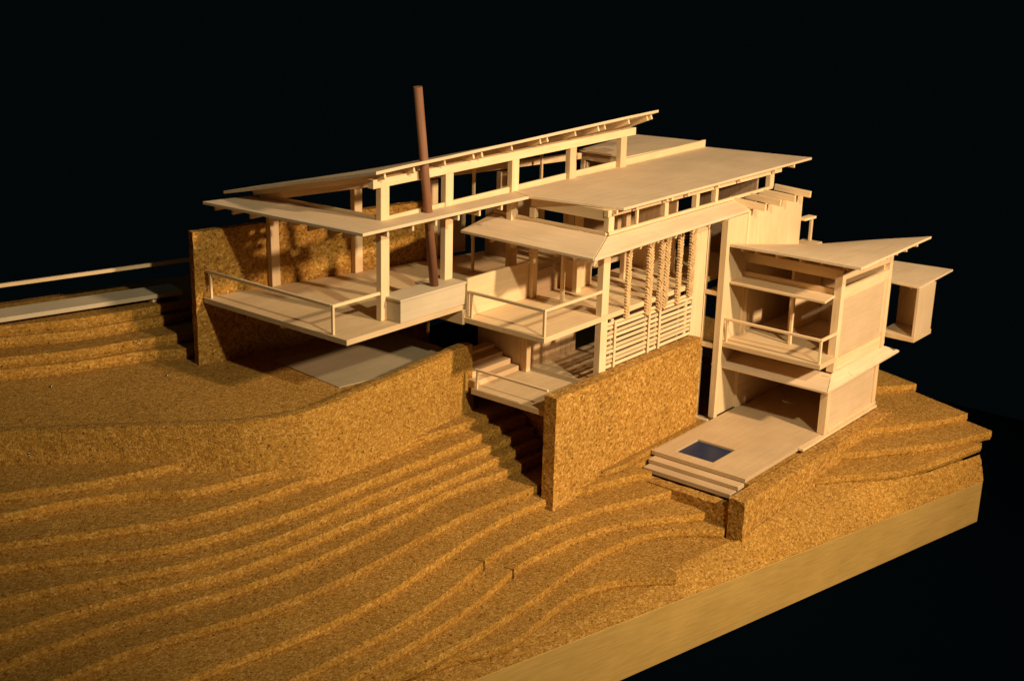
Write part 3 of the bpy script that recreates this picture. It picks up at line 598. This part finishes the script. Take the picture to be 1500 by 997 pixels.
# ------------------------------------------------------------------ terrace with pool
te = thing('pool_terrace', 'pale terrace board with small dark blue pool and low front steps', 'terrace', (0.4, 0.27, -0.03))
bm = bmesh.new(); xs = [0.0, 0.074, 0.298, 1.452]; ys = [0.0, 0.228, 0.453, 0.550]; tv = {}
for s, z in ((0, 0.0), (1, -0.021)):
    for i, x in enumerate(xs):
        for j, y in enumerate(ys): tv[s, i, j] = bm.verts.new((x, y, z))
for i in range(3):
    for j in range(3):
        if (i, j) == (1, 1): continue
        bm.faces.new([tv[0, *q] for q in ((i, j), (i + 1, j), (i + 1, j + 1), (i, j + 1))]); bm.faces.new([tv[1, *q] for q in ((i, j), (i, j + 1), (i + 1, j + 1), (i + 1, j))])
for i in range(3):
    for a, b in (((i, 0), (i + 1, 0)), ((i, 3), (i + 1, 3)), ((0, i), (0, i + 1)), ((3, i), (3, i + 1))): bm.faces.new((tv[0, *a], tv[0, *b], tv[1, *b], tv[1, *a]))
for a, b in (((1, 1), (2, 1)), ((2, 1), (2, 2)), ((2, 2), (1, 2)), ((1, 2), (1, 1))): bm.faces.new((tv[0, *a], tv[0, *b], tv[1, *b], tv[1, *a]))
finish('paving_board', bm, TERRW, te)
box('pool_water', 0.070, 0.302, 0.224, 0.457, -0.030, -0.0110, te, POOL, w=0)
box('edge_strip', 0.555, 1.462, -0.033, -0.001, -0.0165, -0.003, te)
box('step', -0.062, -0.0015, 0.002, 0.528, -0.044, -0.0225, te, TERRW)
box('step', -0.120, -0.0015, 0.012, 0.520, -0.070, -0.0455, te, TERRW)

# ------------------------------------------------------------------ corner tower
tw = thing('corner_tower', 'two-storey balsa corner tower with twisted roof, balcony and sunshade', 'house wing', (1.0, 0.28, 0.0))
# narrow glazed bay beside it
box('post', 0.618, 0.650, 0.548, 0.586, 0.001, 1.118, tw)
box('post', 0.622, 0.644, 0.664, 0.680, -0.03, 1.09, tw)
box('transom', 0.624, 0.644, 0.5865, 0.6635, 0.694, 0.716, tw)
box('bay_floor', 0.645, 0.90, 0.588, 0.68, 0.690, 0.704, tw, FLOORW)
box('bay_sill', 0.612, 0.652, 0.585, 0.672, -0.034, -0.016, tw)
box('bay_back', 0.90, 0.914, 0.588, 0.74, 0.0, 1.12, tw, PANELG)
# side wall towards the house
box('side_wall', 0.6505, 0.850, 0.562, 0.578, 0.001, 1.118, tw)
box('wall_batten', 0.8505, 0.874, 0.558, 0.580, 0.001, 1.130, tw)
box('side_wall', 0.8745, 1.488, 0.562, 0.578, 0.001, 1.132, tw)
# floors
prism('upper_floor', [(0.650, -0.034), (0.835, -0.034), (0.835, -0.012), (1.452, -0.012), (1.452, 0.5615), (0.6515, 0.5615), (0.6515, 0.547), (0.617, 0.547)][0:6] + [(0.650, 0.5615)], 0.438, 0.411, tw, FLOORW, dims=(0, 1, 0))
box('floor_edge', 0.626, 0.6495, 0.5865, 0.676, 0.395, 0.420, tw)
railing(tw, [(0.664, 0.548), (0.664, -0.020), (0.838, -0.020)], [(0.664, -0.020), (0.664, 0.535)], 0.438, 0.128)
# lower room
box('post', 0.812, 0.852, -0.022, 0.022, 0.001, 0.330, tw)
box('post', 1.414, 1.452, -0.022, 0.020, 0.022, 0.330, tw)
box('bottom_rail', 0.8525, 1.455, -0.026, -0.004, 0.001, 0.021, tw)
box('wall_panel', 0.8525, 1.4135, -0.012, 0.002, 0.0215, 0.335, tw, VENEER)
box('back_wall', 1.430, 1.445, 0.021, 0.5615, 0.001, 0.4105, tw, PANELG)
box('inner_wall', 0.852, 1.42, 0.545, 0.561, 0.001, 0.4105, tw)
# canopies, mitred at the corner
c1 = prism('canopy', [(0.690, -0.068), (0.690, 0.632), (0.848, 0.560), (0.848, -0.008)], [0.288, 0.287, 0.336, 0.336], [0.276, 0.275, 0.324, 0.324], tw, ROOFW, w=0.001, dims=(0, 1, 0))
c2 = prism('canopy', [(0.694, -0.070), (0.852, -0.010), (1.500, -0.010), (1.592, -0.074)], [0.288, 0.337, 0.342, 0.306], [0.276, 0.325, 0.330, 0.294], tw, ROOFW, w=0.001, dims=(1, 0, 0))
for y in (0.478, 0.318, 0.172): bar('rafter', (0.725, y, 0.279), (0.85, y, 0.318), 0.014, 0.022, c1)
for x in (1.50, 1.25, 1.0): bar('rafter', (x, -0.064, 0.289), (x, -0.015, 0.318), 0.014, 0.020, c2)
# upper room
box('post', 0.842, 0.882, -0.024, 0.020, 0.345, 0.905, tw)
box('post', 1.442, 1.480, -0.024, 0.014, 0.345, 0.905, tw)
box('spandrel_board', 0.8825, 1.4415, -0.016, -0.0005, 0.343, 0.4105, tw)
box('wall_panel', 0.8825, 1.402, -0.018, -0.004, 0.4385, 0.742, tw, VENEER)
box('wall_post', 1.4025, 1.4415, -0.020, 0.0, 0.4385, 0.742, tw)
box('sill_board', 0.8825, 1.4415, -0.022, 0.0, 0.7425, 0.800, tw)
bar('head_beam', (0.8825, -0.010, 0.868), (1.4415, -0.010, 0.858), 0.022, 0.036, tw)
box('front_beam', 0.852, 0.874, 0.0205, 0.5615, 0.850, 0.905, tw)
box('transom_board', 0.855, 0.873, 0.0205, 0.5615, 0.766, 0.796, tw)
prism('sunshade', [(0.700, -0.004), (0.700, 0.556), (0.8545, 0.5615), (0.8545, 0.016)], 0.7655, 0.752, tw, dims=(0, 1, 0))
bar('window_post', (0.868, 0.257, 0.4385), (0.868, 0.257, 0.7655), 0.016, 0.016, tw, up=(1, 0, 0))
box('window_post', 0.870, 0.886, 0.540, 0.5615, 0.4385, 0.765, tw)
box('back_wall', 1.425, 1.441, 0.002, 0.5615, 0.4385, 0.835, tw)
box('inner_wall', 1.06, 1.42, 0.36, 0.375, 0.4385, 0.80, tw)
# hyperbolic roof
tr = patch('twisted_roof', (0.650, 0.556, 0.982), (1.485, 0.558, 0.836), (1.535, -0.200, 1.004), (0.650, -0.200, 0.992), 0.013, tw)
def tz(x, y):
    u = (x - 0.65) / 0.86; v = (0.556 - y) / 0.756
    return 0.982 * (1 - u) * (1 - v) + 0.836 * u * (1 - v) + 1.004 * u * v + 0.992 * (1 - u) * v
for x in (0.74, 1.03, 1.142, 1.258, 1.40): bar('rafter', (x, -0.178, tz(x, -0.178) - 0.024), (x, 0.02, tz(x, 0.02) - 0.024), 0.014, 0.020, tr)
for y in (0.50, 0.42, 0.296, 0.16, 0.036, -0.09): bar('rafter', (0.705, y, tz(0.705, y) - 0.025), (0.93, y, tz(0.93, y) - 0.025), 0.016, 0.020, tr)
# pergola sticks resting on the side wall
for x in (0.872, 1.046, 1.200, 1.385): bar('pergola_stick', (x, 0.470, 1.160), (x - 0.008, 0.690, 1.172), 0.016, 0.036, tw)
bar('pergola_beam', (0.88, 0.585, 1.120), (1.484, 0.585, 1.122), 0.012, 0.03, tw)
# rear landing with frame beyond the wall
box('rear_landing', 1.489, 1.625, 0.48, 0.60, 0.826, 0.842, tw, FLOORW)
bar('frame_post', (1.60, 0.55, 0.8425), (1.60, 0.55, 0.978), 0.016, 0.018, tw, up=(1, 0, 0))
bar('frame_rail', (1.489, 0.56, 0.985), (1.612, 0.55, 0.985), 0.05, 0.014, tw)

# ------------------------------------------------------------------ projecting bay
by = thing('projecting_bay', 'small box bay with flat roof projecting past the corner tower', 'house wing', (1.62, -0.09, 0.40))
prism('bay_floor', [(1.498, -0.187), (1.745, -0.187), (1.745, 0.02), (1.498, 0.02)], 0.424, 0.396, by, FLOORW)
box('side_panel', 1.503, 1.735, -0.185, -0.168, 0.4245, 0.706, by, VENEER)
box('back_panel', 1.722, 1.736, -0.1675, 0.018, 0.4245, 0.70, by)
box('post', 1.485, 1.515, -0.012, 0.014, 0.350, 0.706, by)
prism('bay_roof', [(1.502, -0.182), (1.518, 0.058), (1.98, 0.195), (2.03, -0.165)], 0.718, 0.706, by, ROOFW, w=0.001)
bar('rafter', (1.52, 0.030, 0.699), (1.74, 0.030, 0.699), 0.013, 0.013, by)
bar('rafter', (1.52, -0.125, 0.699), (1.72, -0.125, 0.699), 0.013, 0.013, by)

# ------------------------------------------------------------------ rear wing
rw = thing('rear_wing', 'flat-roofed rear wing showing behind the middle roof', 'house wing', (1.1, 1.5, 0.8))
prism('flat_roof', [(0.735, 1.295), (1.545, 1.292), (1.455, 1.73), (0.731, 1.622)], 1.345, 1.333, rw, ROOFW, w=0.001, dims=(1, 0, 0))
box('edge_beam', 0.742, 0.760, 1.30, 1.61, 1.288, 1.3325, rw)
post(0.755, 1.60, 0.8405, 1.2875, rw, 0.03, 0.03)
post(1.40, 1.66, 0.0, 1.3325, rw, 0.03, 0.03)
box('back_wall', 1.30, 1.318, 1.30, 1.68, 0.0, 1.3325, rw, PANELG)

# ------------------------------------------------------------------ footbridge by the boundary wall
fb = thing('footbridge', 'long plank walkway with thin handrail beside the cork wall', 'walkway', (-2.2, 2.8, 0.73))
bd = Vector((-0.857, 0.2085, 0)).normalized()
A = Vector((-1.42, 2.515, 0)); B = A + bd * 2.4
nrm = Vector((0.236, 0.972, 0)) * 0.158
prism('plank', [(A.x, A.y), (A.x + nrm.x, A.y + nrm.y), (B.x + nrm.x, B.y + nrm.y), (B.x, B.y)], 0.760, 0.738, fb, PALE, dims=(1, 0, 0))
for t in (0.15, 0.95, 1.75): 
    q = A + bd * t + nrm * 0.5
    box('bearer', q.x - 0.02, q.x + 0.02, q.y - 0.06, q.y + 0.06, 0.7145, 0.7375, fb)
ra = A + nrm * 0.38
bar('handrail', (ra.x + 0.10, ra.y - 0.025, 0.900), (*(ra + bd * 2.35).xy, 0.900), 0.016, 0.018, fb)
for t in (1.15, 2.2):
    q = ra + bd * t; bar('rail_post', (q.x, q.y, 0.7605), (q.x, q.y, 0.8905), 0.014, 0.014, fb, up=(1, 0, 0))

# ------------------------------------------------------------------ map pins
def pin(x, y, z, label, r=0.0065):
    bm = bmesh.new(); bmesh.ops.create_uvsphere(bm, u_segments=12, v_segments=8, radius=r, matrix=Matrix.Translation((x, y, z + r * 0.55)))
    bmesh.ops.create_cone(bm, cap_ends=True, segments=8, radius1=0.0008, radius2=0.0018, depth=0.03, matrix=Matrix.Translation((x, y, z - 0.013)))
    tag(finish('map_pin', bm, STEEL, None, smooth=True), label, 'pin', group='steel pins in the cork')
pin(-2.287, 2.373, K(16), 'steel pin head in the forecourt, the one farthest from the cork wall')
pin(-1.836, 2.113, K(16), 'steel pin head in the forecourt just outside the end of the cork wall')
pin(-1.660, 1.868, K(16), 'steel pin head in the forecourt in front of the cork wall')
pin(-1.800, 2.375, K(18), 'steel pin head up on the cork ledge below the plank walkway')
pin(-2.700, 1.90, 0.43, 'steel pin head in the face of the curved cork retaining wall')
